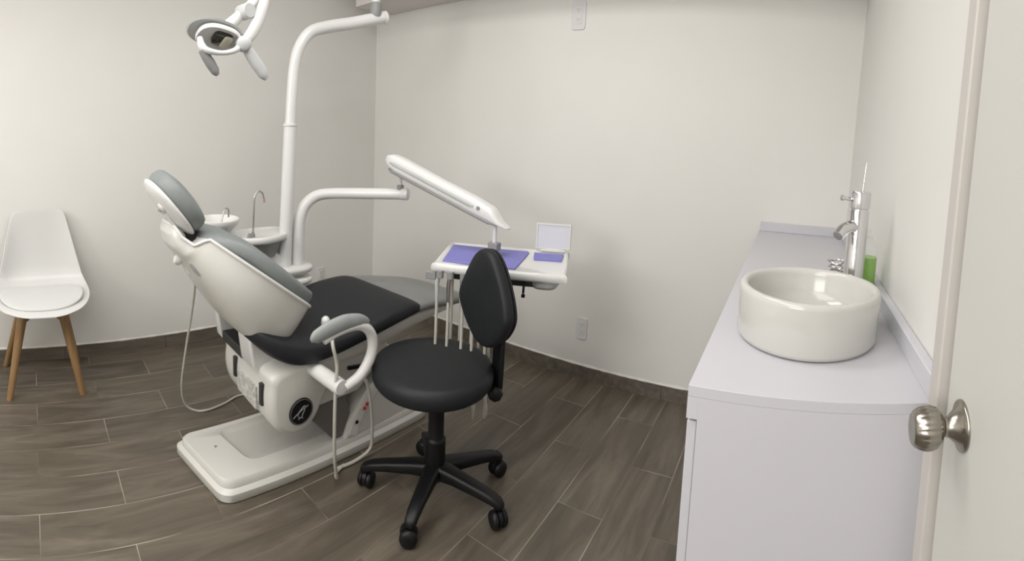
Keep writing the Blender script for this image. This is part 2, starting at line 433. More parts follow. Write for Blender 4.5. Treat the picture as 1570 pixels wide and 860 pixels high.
# ------------------------------------------------------------------ white side chair
cc = Vector((-2.45, .012, 0))
ch = thing('shell_chair', 'white moulded shell chair with cushion and beech legs by the left wall', 'chair', cc)
prof = [(.246, .436, .050, 0), (.243, .442, .105, 0), (.232, .450, .150, .001), (.21, .456, .187, .003), (.165, .460, .218, .008), (.10, .459, .238, .014), (.03, .456, .247, .022), (-.05, .454, .246, .030), (-.115, .462, .238, .038), (-.165, .492, .228, .044), (-.190, .540, .220, .048), (-.200, .60, .208, .048), (-.207, .68, .190, .036), (-.213, .76, .172, .022), (-.218, .83, .155, .010), (-.220, .862, .140, .003), (-.221, .872, .110, 0)]
def seat_surface(prof, off, nt=18, n=5):
    P = catmull([(p[0], p[1], 0) for p in prof], n); W = catmull([(p[2], p[3], 0) for p in prof], n); rows = []
    for i, (p, wv) in enumerate(zip(P, W)):
        d = (P[min(i + 1, len(P) - 1)] - P[max(i - 1, 0)]).normalized()      # profile direction in (x,z)
        nn = Vector((d.y, -d.x, 0))                                        # inside normal (up over the seat, forward on the back)
        if nn.y < 0 and i < 40: nn = -nn
        if i >= 40 and nn.x < 0: nn = -nn
        row = []
        for k in range(nt + 1):
            q = -1 + 2 * k / nt; lift = wv.y * abs(q) ** 3.2 - off
            a = p + nn * lift
            row.append(cc + Vector((a.x, wv.x * q, a.y)))
        rows.append(row)
    return rows
def surf(bm, rows):
    V = [[bm.verts.new(p) for p in r] for r in rows]
    for a, b_ in zip(V, V[1:]):
        for i in range(len(a) - 1): bm.faces.new((a[i], a[i + 1], b_[i + 1], b_[i]))
def fan(prof, off, nt=18):
    return seat_surface(prof, off, nt)
bm = new(); surf(bm, fan(prof, 0)); shell = part('seat_shell', bm, M_chair, ch, angle=80)
sm = shell.modifiers.new('solid', 'SOLIDIFY'); sm.thickness = .008; sm.offset = 0
bv = shell.modifiers.new('bevel', 'BEVEL'); bv.width = .003; bv.segments = 2; bv.limit_method = 'ANGLE'; bv.angle_limit = math.radians(50)
bm = new(); o = [(u, v) for u, v in sup(.190, .212, 40, 2.5)]
pad(bm, o, cushion_prof(.012, .010, .006, .16), cc + Vector((.030, 0, .463)), (1, 0, 0), (0, 1, 0), (0, 0, 1), bend=lambda u, v, n: (u, v, n + .016 * (abs(v) / .2) ** 3 - .006 * (u / .19) ** 2))
part('seat_cushion', bm, M_cush, ch)
feet = [(.155, .178), (.165, -.186), (-.190, .185), (-.190, -.222)]; tops = [(.075, .075), (.075, -.075), (-.075, .075), (-.075, -.075)]
for (fx, fy), (tx, ty) in zip(feet, tops):
    bm = new(); a = cc + Vector((fx, fy, 0)); bb = cc + Vector((tx * 1.15, ty * 1.25, .435)); d = (bb - a).normalized()
    rings = []
    for q, r in ((0, .0155), (.5, .0205), (.85, .0245), (1, .023)):
        p = a.lerp(bb, q); rings.append([Vector((p.x + r * (1.05 * math.cos(k)), p.y + r * 1.05 * math.sin(k), p.z)) for k in [2 * PI * j / 12 for j in range(12)]])
    loft(bm, rings); part('leg', bm, M_wood, ch)
bm = new(); m0 = Matrix.Translation(cc)
for sgn in (1, -1):
    d = Vector((sgn * 1, 1, 0)).normalized(); n_ = Vector((-d.y, d.x, 0))
    prism(bm, [(-.135, .04), (-.145, -.035), (-.115, -.035), (-.06, .0), (.06, 0), (.115, -.035), (.145, -.035), (.135, .04)], -.011, .011, cc + Vector((0, 0, .400)), d, (0, 0, 1), n_)
part('seat_frame', bm, M_wood, ch, bevel=.002)

# ------------------------------------------------------------------ dental chair
X0 = -1.60
dc = thing('dental_chair', 'reclined dental treatment chair, grey back, black seat, white housing and floor plate', 'dental chair', (X0, .95, 0))
# floor plate
A = [(-1.775, .50), (-1.425, .575), (-1.40, 1.55), (-1.80, 1.55)]
B4 = [(-1.735, .665), (-1.505, .715), (-1.49, 1.45), (-1.765, 1.45)]
def quad_ring(pts, inset, z, r=.05, n=6):
    c0 = Vector((sum(p[0] for p in pts) / 4, sum(p[1] for p in pts) / 4)); out = []
    for i in range(4):
        p = Vector(pts[i]); a = (Vector(pts[i - 1]) - p).normalized(); b_ = (Vector(pts[(i + 1) % 4]) - p).normalized()
        p = p + (a + b_) * inset
        for k in range(n + 1):
            q = k / n; s1 = p + a * r; s2 = p + b_ * r
            out.append(Vector(((1 - q) ** 2 * s1.x + 2 * q * (1 - q) * p.x + q * q * s2.x, (1 - q) ** 2 * s1.y + 2 * q * (1 - q) * p.y + q * q * s2.y, z)))
    return out
bm = new()
loft(bm, [quad_ring(A, .006, 0), quad_ring(A, 0, .008), quad_ring(A, 0, .034), quad_ring(A, .008, .042), quad_ring(A, .014, .046), quad_ring(A, .016, .066), quad_ring(A, .022, .074),
          quad_ring(B4, 0, .075, .05), quad_ring(B4, .010, .066, .045), quad_ring(B4, .022, .058, .04)])
fp = part('floor_plate', bm, M_shell, dc, angle=40)
for p in ((-1.635, .630),):
    bm = new(); lathe(bm, [(.005, .0), (.005, .003), (0, .0035)], (p[0], p[1], .0745), (0, 0, 1), 12); part('screw', bm, M_mgrey, fp)
# base column (rear fin with the controls)
bm = new()
side = [(1.085, .060), (1.115, .130), (1.165, .195), (1.225, .250), (1.30, .290), (1.48, .290), (1.55, .20), (1.55, .060)]
prism(bm, side, -1.77, -1.425, (0, 0, 0), (0, 1, 0), (0, 0, 1), (1, 0, 0)); part('base_column', bm, M_shell, dc, bevel=.016, seg=3)
bm = new(); prism(bm, [(1.107, .085), (1.13, .14), (1.18, .20), (1.235, .248), (1.262, .230), (1.205, .175), (1.162, .115), (1.145, .07)], -1.4255, -1.4215, (0, 0, 0), (0, 1, 0), (0, 0, 1), (1, 0, 0))
cp = part('control_panel', bm, M_plastic, dc, bevel=.001)
for (y, z, m_) in ((1.196, .186, M_red), (1.183, .172, M_red), (1.145, .128, M_bplastic)):
    bm = new(); lathe(bm, [(.0075, 0), (.0075, .004), (.005, .006), (0, .006)], (-1.4218, y, z), (1, 0, 0), 14); part('button', bm, m_, cp, label=('red button' if m_ is M_red else 'black button'))
# bellows / lift linkage
bm = new(); prism(bm, [(.90, .245), (1.11, .245), (1.13, .16), (1.095, .075), (1.05, .078)], -1.74, -1.445, (0, 0, 0), (0, 1, 0), (0, 0, 1), (1, 0, 0)); part('bellows', bm, M_bellows, dc, bevel=.006)
# lift arm: white block between drum and underside
bm = new(); prism(bm, [(.90, .25), (.90, .44), (1.30, .44), (1.32, .36), (1.22, .30), (1.16, .25)], -1.74, -1.43, (0, 0, 0), (0, 1, 0), (0, 0, 1), (1, 0, 0)); part('lift_arm', bm, M_shell, dc, bevel=.012, seg=3)
bm = new(); prism(bm, [(1.10, .372), (1.36, .330), (1.37, .318), (1.10, .358)], -1.5, -1.418, (0, 0, 0), (0, 1, 0), (0, 0, 1), (1, 0, 0)); part('pivot_rod', bm, M_bplastic, dc, bevel=.003)
# motor housing: barrel across the chair
prof2 = [(.755, .455), (.738, .40), (.735, .33), (.752, .265), (.79, .225), (.84, .210), (.89, .225), (.93, .265), (.96, .33), (1.02, .39), (1.04, .47), (.90, .475)]
P2 = [(v.x, v.y) for v in catmull_closed([(a, b_, 0) for a, b_ in prof2], 4)]
bm = new(); loft(bm, [[Vector((x, .86 + (p[0] - .86) * k, .34 + (p[1] - .34) * k)) for p in P2] for x, k in ((-1.80, .80), (-1.795, .90), (-1.78, .97), (-1.755, 1), (-1.415, 1), (-1.390, .97), (-1.377, .90), (-1.373, .80))])
mh = part('motor_housing', bm, M_shell, dc, angle=40)
ec = Vector((-1.3735, .853, .300))
bm = new(); lathe(bm, [(.049, -.004), (.049, .004), (.047, .006), (.0445, .006), (.043, .004), (0, .004)], ec, (1, 0, 0), 36); eb = part('emblem_disc', bm, M_bplastic, mh, label='round black emblem disc')
def em(pts, r=.0016):
    b2 = new(); tube(b2, [ec + Vector((.0045, p[0], p[1])) for p in pts], r, 8, 6); return b2
bm = em([(-.034, -.016), (-.015, -.004), (.008, .008), (.028, .016)])
tube(bm, [ec + Vector((.0045, p[0], p[1])) for p in ((-.010, -.022), (-.014, -.006), (.0, .010), (.014, .018), (.013, .002), (.004, -.012), (.002, -.024))], .0016, 8, 6)
tube(bm, [ec + Vector((.0045, p[0], p[1])) for p in ((-.012, -.026), (-.002, -.020), (.006, -.026))], .0013, 8, 6)
part('emblem_mark', bm, M_silver, eb)
bm = new(); lathe(bm, [(.0455, .0058), (.0455, .0066), (.0443, .0066), (.0443, .0058)], ec, (1, 0, 0), 40, closed=True); part('emblem_ring', bm, M_silver, eb)
# rear face slots, label plate
def rear(y_off, x0, x1, z0, z1):
    b2 = new(); box(b2, x0, x1, .735 + y_off - .004, .735 + y_off + .02, z0, z1); return b2
part('slot', rear(-.006, -1.675, -1.655, .325, .405), M_dark, mh, bevel=.002)
part('slot', rear(-.006, -1.450, -1.430, .325, .405), M_dark, mh, bevel=.002)
part('rating_label', rear(-.0035, -1.635, -1.478, .288, .372), M_label, mh)
bm = new(); box(bm, -1.775, -1.585, .722, .80, .432, .470); part('hinge_gap', bm, M_dark, mh, bevel=.004)
# rear hinge bracket (white) below the back
for xa, xb in ((-1.815, -1.775), (-1.575, -1.47)):
    bm = new(); prism(bm, [(.700, .56), (.715, .45), (.745, .410), (.80, .40), (.86, .47), (.84, .56)], xa, xb, (0, 0, 0), (0, 1, 0), (0, 0, 1), (1, 0, 0)); part('hinge_bracket', bm, M_plastic, dc, bevel=.008, seg=3)
# seat underside shell
def ribbon(stations, nseg=28, e=3.5):
    """stations: y, ztop, zbot, halfwidth, xcentre -> closed rounded-box rings"""
    rings = []
    S = catmull([(s[0], s[1], s[2]) for s in stations], 5); W = catmull([(s[3], s[4], 0) for s in stations], 5)
    for s_, w_ in zip(S, W):
        zc = (s_.y + s_.z) / 2; hh = (s_.y - s_.z) / 2
        rings.append([Vector((w_.y + u, s_.x, zc + v)) for u, v in sup(w_.x, hh, nseg, e)])
    return rings
bm = new(); loft(bm, ribbon([(.80, .475, .465, .14, X0), (.84, .480, .440, .20, X0), (1.0, .490, .415, .225, X0), (1.2, .515, .41, .22, X0), (1.45, .535, .445, .205, X0 + .01), (1.68, .505, .475, .17, X0 + .04), (1.74, .50, .485, .12, X0 + .05)]))
part('seat_underside', bm, M_shell, dc, angle=60)
# black seat cushion
st = [(.675, .615, .585, .10, X0), (.70, .625, .555, .20, X0), (.76, .600, .500, .245, X0), (.84, .570, .466, .262, X0), (.95, .556, .466, .266, X0), (1.10, .566, .486, .266, X0), (1.25, .586, .506, .264, X0), (1.36, .590, .522, .258, X0 + .003), (1.41, .582, .528, .250, X0 + .005), (1.435, .565, .540, .235, X0 + .006)]
bm = new(); loft(bm, ribbon(st, 40, 4.2)); part('seat', bm, M_black, dc, angle=70)
# grey foot part
st = [(1.375, .566, .532, .225, X0 + .005), (1.40, .582, .524, .247, X0 + .006), (1.50, .575, .520, .240, X0 + .012), (1.60, .558, .505, .228, X0 + .022), (1.70, .540, .490, .208, X0 + .035), (1.765, .522, .484, .175, X0 + .05), (1.795, .508, .492, .12, X0 + .055)]
bm = new(); loft(bm, ribbon(st, 40, 3.6)); part('footrest', bm, M_greyc, dc, angle=70)
# backrest shell (wedge seen from the rear side)
O = Vector((X0, .90, .665)); Lx = Vector((0, -.792, .61)); Nx = Vector((0, .61, .792)); Ux = Vector((1, 0, 0))
sh = [(-.026, .13, .14), (-.021, .168, .185), (-.006, .198, .208), (.025, .216, .214), (.08, .226, .212), (.15, .232, .203), (.24, .226, .178), (.33, .200, .148), (.41, .160, .118), (.455, .132, .104), (.475, .118, .099), (.500, .104, .090), (.520, .092, .074), (.536, .074, .060)]
fr = lambda l: 0 if l < .440 else (-.045 * min(1, (l - .440) / .024) + .016 * max(0, (l - .505) / .033))   # front surface drops behind the neck
S = catmull(sh, 4); rings = []
for s_ in S:
    l, wv, d = s_
    f0 = -fr(l); ring = []
    for k in range(41):
        t_ = PI * k / 40; c_, s2 = math.cos(t_), math.sin(t_)
        ring.append(O + Lx * l + Ux * (wv * math.copysign(abs(c_) ** .54, c_)) - Nx * (f0 + max(.004, d - f0) * s2 ** .56))
    rings.append(ring)
bm = new(); loft(bm, rings); bs = part('backrest_shell', bm, M_shell, dc, angle=50)
# raised rim of the shell
rim = []
for sgn in (1,):
    pts = [O + Lx * s_[0] + Ux * (s_[1] + .001) + Nx * (.002 + fr(s_[0])) for s_ in S] + [O + Lx * s_[0] - Ux * (s_[1] + .001) + Nx * (.002 + fr(s_[0])) for s_ in reversed(S)]
bm = new(); tube(bm, pts + [pts[0]], .006, 8); part('shell_rim', bm, M_plastic, bs)
# backrest cushion
ol = []
SS = catmull([(-.045, .10, 0), (-.030, .150, 0), (0, .188, 0), (.07, .214, 0), (.15, .226, 0), (.235, .220, 0), (.32, .196, 0), (.395, .158, 0), (.430, .122, 0), (.446, .085, 0)], 4)
ol = [(p.y, p.x) for p in SS] + [(-p.y, p.x) for p in reversed(SS)]
bm = new(); pad(bm, ol, cushion_prof(.052, .022, .014, .19), O + Nx * .004, Ux, Lx, Nx, c=(0, .22), bend=lambda u, v, n: (u, v, n - .006 * math.cos(v * 9) - 1.9 * max(0, v - .28) ** 2))
part('backrest', bm, M_grey, dc, angle=70)
# headrest
HO = Vector((X0, .459, 1.030)); HL = Vector((0, -.60, .80)); HN = Vector((0, .80, .60))
ol = sup(.122, .124, 44, 2.3, lambda u, v: (u * (1 - .10 * v / .14), v))
bm = new(); pad(bm, ol, cushion_prof(.060, .03, .016, .11), HO + HN * .004, Ux, HL, HN); hr = part('headrest', bm, M_grey, dc, angle=70)
bm = new(); pad(bm, ol, [(.12, .004), (.004, .004), (.0, -.001), (.001, -.006), (.012, -.015), (.04, -.026), (.12, -.032)], HO, Ux, HL, HN); hs_ = part('headrest_shell', bm, M_plastic, hr, angle=70)
# bracket bars
HB = HO + Ux * .050
bm = new(); tube(bm, [HB + HL * .020 - HN * .026, HB - HL * .05 - HN * .032, HB - HL * .150 - HN * .022], [.016, .015, .012], 14, 4, flat=.5, up=HN); lathe(bm, [(.020, -.004), (.020, .010), (.015, .014), (0, .014)], HB + HL * .025 - HN * .022, -HN, 24)
hb = part('headrest_bracket', bm, M_plastic, hr)
for q in (-.009, .009):
    bm = new(); lathe(bm, [(.0045, .013), (.0045, .0185), (0, .0185)], HB + HL * .025 - HN * .0245 + Ux * q, -HN, 12); part('screw', bm, M_mgrey, hb)
bm = new(); tube(bm, [O + Lx * .455 - Nx * .035, O + Lx * .485 - Nx * .012, HO - HL * .10 - HN * .002], [.080, .066, .045], 16, 4, flat=.45, up=HN); part('neck_joint', bm, M_bplastic, dc, label='black neck joint')
# lever at the back of the shell
lb = O + Lx * .37 - Nx * .13
bm = new(); tube(bm, [lb + Vector((0, .02, 0)), Vector((X0, .515, .832)), Vector((X0 + .01, .482, .838))], [.010, .010, .010], 12, 4)
lathe(bm, [(.010, 0), (.018, .004), (.019, .014), (.013, .024), (0, .026)], (X0 + .01, .495, .838), (0, -.9, .2), 18)
tube(bm, [Vector((X0 + .0, .515, .83)), Vector((X0 + .005, .525, .800)), Vector((X0 + .005, .528, .785))], [.009, .012, .009], 10, 3)
part('tilt_knob', bm, M_plastic, bs)
bm = new(); sl = []
for l_, w_, d_ in ((.432, .148, .112), (.412, .159, .118), (.390, .171, .127)):
    sl.append(O + Lx * l_ + Ux * (w_ * .5736 ** .54 + .001) - Nx * (d_ * .819 ** .56 + .001))
tube(bm, sl, [.004, .006, .004], 10, 4); part('lever_slot', bm, M_mgrey, bs)
# armrest
bm = new(); lathe(bm, [(.0, 0), (.025, .0), (.027, .004), (.027, .165), (.024, .175), (0, .177)], (-1.385, .905, .445), (1, .03, .0), 28); at = part('arm_tube', bm, M_plastic, dc)
ap = [(-1.215, .928, .440), (-1.205, .985, .470), (-1.20, 1.025, .530), (-1.20, 1.028, .590), (-1.20, 1.000, .632), (-1.20, .955, .650), (-1.20, .885, .645), (-1.20, .83, .628)]
bm = new(); tube(bm, ap, [.016, .018, .018, .018, .017, .015, .012, .010], 16, 5, flat=1.0); part('arm_strut', bm, M_plastic, dc)
ar = [(-1.20, .782, .643), (-1.20, .800, .651), (-1.20, .85, .664), (-1.20, .91, .671), (-1.20, .965, .664), (-1.20, 1.0, .652), (-1.20, 1.012, .645)]
bm = new(); tube(bm, ar, [.008, .022, .027, .028, .025, .016, .006], 18, 5, flat=.6, up=(1, 0, 0)); part('armrest_pad', bm, M_armgrey, dc)

# spittoon / cuspidor unit on the far side of the chair
su = thing('spittoon_unit', 'white spittoon unit with bowl and cup filler behind the dental chair back', 'dental unit', (-2.0, .98, 0))
bm = new(); loft(bm, ribbon([(.93, .70, .60, .05, -2.03), (.95, .73, .57, .08, -2.03), (1.05, .74, .57, .08, -2.03), (1.13, .66, .58, .06, -1.99)], 32, 5)); part('unit_body', bm, M_plastic, su, angle=60)
top = [(v.x, v.y) for v in catmull_closed([(-.13, -.05, 0), (-.02, -.12, 0), (.10, -.10, 0), (.19, -.02, 0), (.18, .07, 0), (.10, .105, 0), (-.06, .10, 0), (-.13, .04, 0)], 6)]
O2 = Vector((-2.0, .975, .805)); U2 = Vector((0, 1, 0)); V2 = Vector((-1, 0, 0))
bm = new(); pad(bm, top, [(.10, -.11), (.055, -.11), (.035, -.06), (.022, -.032), (.02, -.026)], O2, U2, V2, (0, 0, 1)); part('tray_underside', bm, M_mgrey, su, label='grey underside')
bm = new(); pad(bm, top, [(.11, -.03), (.006, -.03), (0, -.024), (0, -.006), (.005, 0), (.012, .001), (.018, -.006), (.11, -.007)], O2, U2, V2, (0, 0, 1)); part('unit_top', bm, M_plastic, su)
bo = Vector((-2.02, .806, .872))
bm = new(); lathe(bm, [(.0, -.07), (.045, -.07), (.06, -.05), (.095, -.012), (.103, .006), (.102, .014), (.097, .016), (.092, .010), (.07, -.016), (.03, -.034), (.0, -.036)], bo, (0, 0, 1), 48); bw = part('spittoon_bowl', bm, M_plastic, su)
bm = new(); tube(bm, [(-2.02, .806, .81), (-2.02, .83, .775), (-2.02, .90, .765), (-2.02, .96, .76)], [.035, .038, .036, .036], 16, 4); part('bowl_bracket', bm, M_plastic, su)
bm = new(); tube(bm, [(-1.950, .790, .858), (-1.965, .810, .905), (-1.975, .825, .932), (-1.985, .840, .935), (-1.985, .848, .925), (-1.985, .848, .895)], .0042, 10, 4); part('rinse_spout', bm, M_steel, su)
bm = new(); tube(bm, [(-2.0, .978, .805), (-2.0, .985, .95), (-2.0, .992, .985), (-2.0, 1.008, 1.0), (-2.0, 1.028, .99), (-2.0, 1.036, .962)], .0042, 10, 5); cf = part('cup_filler', bm, M_steel, su)
bm = new(); tube(bm, [(-2.0, 1.036, .964), (-2.0, 1.037, .944)], .0052, 10); part('filler_tip', bm, M_orange, cf)
for (y, x) in ((.925, -1.93), (.955, -1.955)):
    bm = new(); lathe(bm, [(.010, 0), (.010, .012), (.006, .014), (.006, .022), (.0, .023)], (x, y, .800), (0, 0, 1), 16); part('valve_knob', bm, M_mgrey, su)
bm = new(); pad(bm, sup(.105, .09, 40, 2.6), [(.08, -.030), (.010, -.030), (.0, -.020), (0, -.006), (.006, 0), (.08, .001)], (-1.96, 1.155, .640), (0, 1, 0), (-1, 0, 0), (0, 0, 1)); part('pole_platform', bm, M_plastic, su)
bm = new(); tube(bm, [(-1.96, 1.155, .60), (-1.95, 1.20, .48), (-1.88, 1.28, .36), (-1.74, 1.32, .26)], [.040, .038, .036, .036], 18, 5); part('support_arm', bm, M_plastic, su)
bm = new(); pad(bm, sup(.085, .07, 40, 2.4), [(.06, -.03), (.010, -.03), (0, -.02), (0, -.006), (.005, 0), (.06, .001)], (-1.93, 1.16, .588), (0, 1, 0), (-1, 0, 0), (0, 0, 1)); part('lower_platform', bm, M_plastic, su)

# dental light on its pole
dl = thing('dental_light', 'white operating light on tall bent pole above the dental chair', 'dental lamp', (-1.955, 1.12, .64))
bm = new(); tube(bm, [(-1.955, 1.121, .641), (-1.955, 1.153, 1.311)], [.0320, .0300], 24); lathe(bm, [(.030, 0), (.0335, .002), (.0335, .010), (.030, .012)], (-1.955, 1.152, 1.300), (0, 0, 1), 24); part('pole', bm, M_pole, dl)
bm = new(); tube(bm, [(-1.955, 1.153, 1.311), (-1.955, 1.163, 1.46), (-1.955, 1.175, 1.575), (-1.95, 1.200, 1.665), (-1.95, 1.262, 1.738), (-1.94, 1.36, 1.772), (-1.92, 1.48, 1.800), (-1.89, 1.60, 1.833), (-1.875, 1.66, 1.850)], [.0255, .0255, .0255, .026, .028, .030, .0305, .0305, .0305], 24, 6)
lathe(bm, [(.030, 0), (.033, .001), (.033, .012), (.026, .016), (0, .016)], (-1.878, 1.65, 1.843), (.3, .9, .26), 24); part('pole_bend', bm, M_pole, dl)
j = Vector((-1.885, 1.60, 1.85))
bm = new(); lathe(bm, [(.0, -.01), (.028, -.01), (.030, 0), (.030, .055), (.026, .06), (0, .06)], j, (0, 0, 1), 24); part('arm_joint', bm, M_mgrey, dl, label='grey arm joint')
bm = new(); tube(bm, [j + Vector((0, 0, .055)), j + Vector((0, 0, .16)), (-1.85, 1.56, 2.01), (-1.73, 1.2, 2.03), (-1.64, .95, 2.01), (-1.615, .89, 1.94), (-1.605, .862, 1.86), (-1.60, .842, 1.795)], [.022, .022, .024, .026, .026, .024, .021, .018], 18, 6); part('balance_arm', bm, M_plastic, dl)
# head
hc = Vector((-1.60, .655, 1.60))
bm = new(); tube(bm, [(-1.60, .832, 1.80), (-1.605, .795, 1.745), (-1.605, .745, 1.695), (-1.605, .68, 1.640)], [.013, .017, .019, .022], 18, 5); part('yoke', bm, M_plastic, dl)
bm = new(); lathe(bm, [(0, -.030), (.024, -.030), (.028, -.022), (.028, .022), (.024, .030), (0, .030)], (-1.60, .758, 1.704), (1, .2, 0), 24); part('yoke_joint', bm, M_lgrey, dl, label='light grey joint')
bm = new(); tube(bm, [(-1.590, .842, 1.80), (-1.582, .820, 1.725), (-1.580, .785, 1.645), (-1.58, .742, 1.590)], [.015, .020, .022, .019], 16, 5, flat=.7, up=(1, 0, 0)); part('yoke_arm', bm, M_plastic, dl)
# oval head housing: a hollow ring frame with hood
hn = Vector((.45, -.15, -.80)).normalized()   # light direction
hu = Vector((-.1, 1, -.12)).normalized(); hv = hn.cross(hu).normalized(); hu = hv.cross(hn).normalized()
bm = new(); ol = sup(.082, .060, 44, 2.4)
pad(bm, ol, [(.055, -.034), (.02, -.032), (.006, -.024), (0, -.014), (0, -.004), (.003, .000), (.008, -.001), (.011, -.006), (.014, -.013), (.055, -.016)], hc, hu, hv, hn); hd = part('lamp_head', bm, M_plastic, dl, angle=60)
bm = new(); pad(bm, sup(.036, .030, 30, 4), [(.025, -.016), (.0, -.016), (0, -.003), (.004, .0), (.025, .001)], hc + hu * .014, hu, hv, hn); part('reflector', bm, M_reflector, hd, label='dark mirrored reflector')
bm = new(); pad(bm, sup(.017, .030, 24, 4), [(.015, .000), (.0, .000), (0, .002), (.003, .004), (.015, .004)], hc + hu * .030, hu, hv, hn); part('lamp_lens', bm, M_lens, hd)
bm = new(); pad(bm, sup(.105, .070, 44, 2.2), [(.065, -.046), (.02, -.040), (.004, -.030), (0, -.026), (.005, -.022), (.03, -.028), (.065, -.03)], hc - hu * .012, hu, hv, hn); part('lamp_hood', bm, M_lgrey, hd, label='light grey hood')
# lower cross bar joining the handles
bm = new(); tube(bm, [(-1.585, .580, 1.602), (-1.570, .582, 1.572), (-1.560, .60, 1.556), (-1.557, .65, 1.550), (-1.56, .70, 1.562), (-1.575, .738, 1.592)], [.010, .014, .011, .008, .010, .016], 14, 5); cb_ = part('handle_bar', bm, M_plastic, dl)
for a_, b_, k_, sz in (((-1.575, .745, 1.580), (-1.575, .830, 1.470), M_lgrey, 1.5), ((-1.565, .578, 1.560), (-1.575, .640, 1.478), M_mgrey, 1.15)):
    a_, b_ = Vector(a_), Vector(b_); q = [a_, a_.lerp(b_, .25), a_.lerp(b_, .55), a_.lerp(b_, .85), b_]
    bm = new(); tube(bm, q, [.013 * sz, .017 * sz, .0185 * sz, .016 * sz, .007 * sz], 16, 4, flat=.5, up=(1, .4, 0)); part('grip', bm, k_, dl, label='flat grey grip')
bm = new(); lathe(bm, [(0, -.020), (.020, -.020), (.027, -.012), (.027, .012), (.020, .020), (0, .020)], (-1.566, .735, 1.586), (1, -.3, 0), 24); part('pivot_cap', bm, M_lgrey, dl)

# instrument delivery unit
iu = thing('instrument_delivery_unit', 'white instrument tray with purple mats hanging from jointed arms behind the stool', 'dental unit', (-1.95, 1.165, .64))
bm = new(); tube(bm, [(-1.95, 1.190, .641), (-1.95, 1.195, .80), (-1.95, 1.205, .872), (-1.945, 1.235, .930), (-1.93, 1.29, .968), (-1.88, 1.35, .980), (-1.75, 1.44, .988), (-1.575, 1.55, .997)], [.031, .030, .029, .028, .027, .026, .026, .026], 24, 7)
lathe(bm, [(.026, -.03), (.028, -.028), (.028, 0), (.022, .004), (0, .005)], (-1.575, 1.55, .997), (.84, .52, .03), 24); part('swing_arm', bm, M_pole, iu)
jp = Vector((-1.605, 1.530, 1.015))
bm = new(); lathe(bm, [(0, 0), (.016, 0), (.016, .022), (.010, .024), (0, .024)], jp, (0, 0, 1), 20); part('joint_collar', bm, M_mgrey, iu)
bm = new(); tube(bm, [jp + Vector((0, 0, .02)), jp + Vector((0, 0, .10))], .009, 14); part('joint_pin', bm, M_pole, iu)
# spring arm
sa, sb_ = Vector((-1.648, 1.497, 1.152)), Vector((-1.058, 1.545, .962))
da = (sb_ - sa).normalized(); ua = Vector((0, 0, 1)); ua = (ua - da * ua.dot(da)).normalized(); va = da.cross(ua)
L_ = (sb_ - sa).length; rings = []
for q, hw, hh, o_ in ((-.02, .012, .010, .0), (.0, .026, .022, .004), (.05, .034, .034, .004), (.12, .036, .038, .002), (.5, .034, .034, 0), (.8, .033, .034, 0), (.94, .032, .030, -.002), (.985, .030, .020, -.010), (1.02, .028, .009, -.018), (1.075, .020, .005, -.022), (1.085, .012, .003, -.023)):
    rings.append([sa + da * (L_ * q) + va * u + ua * (v + o_) for u, v in sup(hw, hh, 24, 3.4)])
bm = new(); loft(bm, rings); sa_o = part('spring_arm', bm, M_pole, iu, angle=45)
bm = new(); rings = []
for q, hw, hh, o_ in ((.04, .022, .004, -.034), (.08, .030, .009, -.036), (.5, .030, .008, -.034), (.95, .028, .008, -.032), (1.01, .020, .003, -.028)):
    rings.append([sa + da * (L_ * q) + va * u + ua * (v + o_) for u, v in sup(hw, hh, 20, 4)])
loft(bm, rings); part('arm_underside', bm, M_mgrey, sa_o, label='grey underside strip')
bm = new(); rings = []
for q, hw in ((.06, .004), (.10, .010), (.5, .009), (.78, .009), (.82, .004)):
    rings.append([sa + da * (L_ * q) + va * (.034) * 1 + va * u + ua * (v + .004) for u, v in sup(.004, hw, 14, 3)])
loft(bm, rings); part('side_groove', bm, M_lgrey, sa_o)
vf = va if va.y < 0 else -va
bm = new(); lathe(bm, [(.008, 0), (.008, .004), (0, .005)], sa + da * (L_ * .86) + vf * .031 + ua * .006, vf, 16); part('arm_screw', bm, M_mgrey, sa_o)
# drop post
dp = Vector((-1.078, 1.545, .86))
bm = new(); tube(bm, [dp + Vector((0, 0, -.02)), dp + Vector((0, 0, .085))], .0085, 14); part('drop_post', bm, M_pole, iu)
bm = new(); box(bm, dp.x - .022, dp.x + .022, dp.y - .016, dp.y + .016, .832, .862); part('post_clamp', bm, M_mgrey, iu, bevel=.003)
# tray: corners at z .80
c0, c1, c2, c3 = (-1.186, 1.30), (-.735, 1.502), (-.893, 1.815), (-1.375, 1.625)
tu = Vector((c1[0] - c0[0], c1[1] - c0[1], 0)); TW = tu.length; tu.normalize(); tv = Vector((-tu.y, tu.x, 0)); TO = Vector((c0[0], c0[1], .800))
def Q(u, v, z=0): return TO + tu * u + tv * v + Vector((0, 0, z))
oc = [(v.x, v.y) for v in catmull_closed([(.02, .0, 0), (.25, -.004, 0), (.475, .0, 0), (.494, .02, 0), (.494, .2, 0), (.487, .335, 0), (.47, .35, 0), (.25, .36, 0), (.0, .355, 0), (-.025, .335, 0), (-.018, .2, 0), (.002, .02, 0)], 4)]
bm = new(); pad(bm, oc, [(.16, -.028), (.008, -.028), (0, -.020), (0, -.004), (.006, .004), (.014, .005), (.022, -.002), (.16, -.003)], TO, tu, tv, (0, 0, 1), c=(.24, .178)); part('tray', bm, M_plastic, iu, angle=50)
mk = [(.025, .055), (.305, .045), (.325, .295), (.318, .315), (-.002, .315), (-.005, .30)]
bm = new(); prism(bm, mk, -.002, .004, TO, tu, tv); part('tray_mat', bm, M_purple, iu, label='large purple mat', bevel=.002)
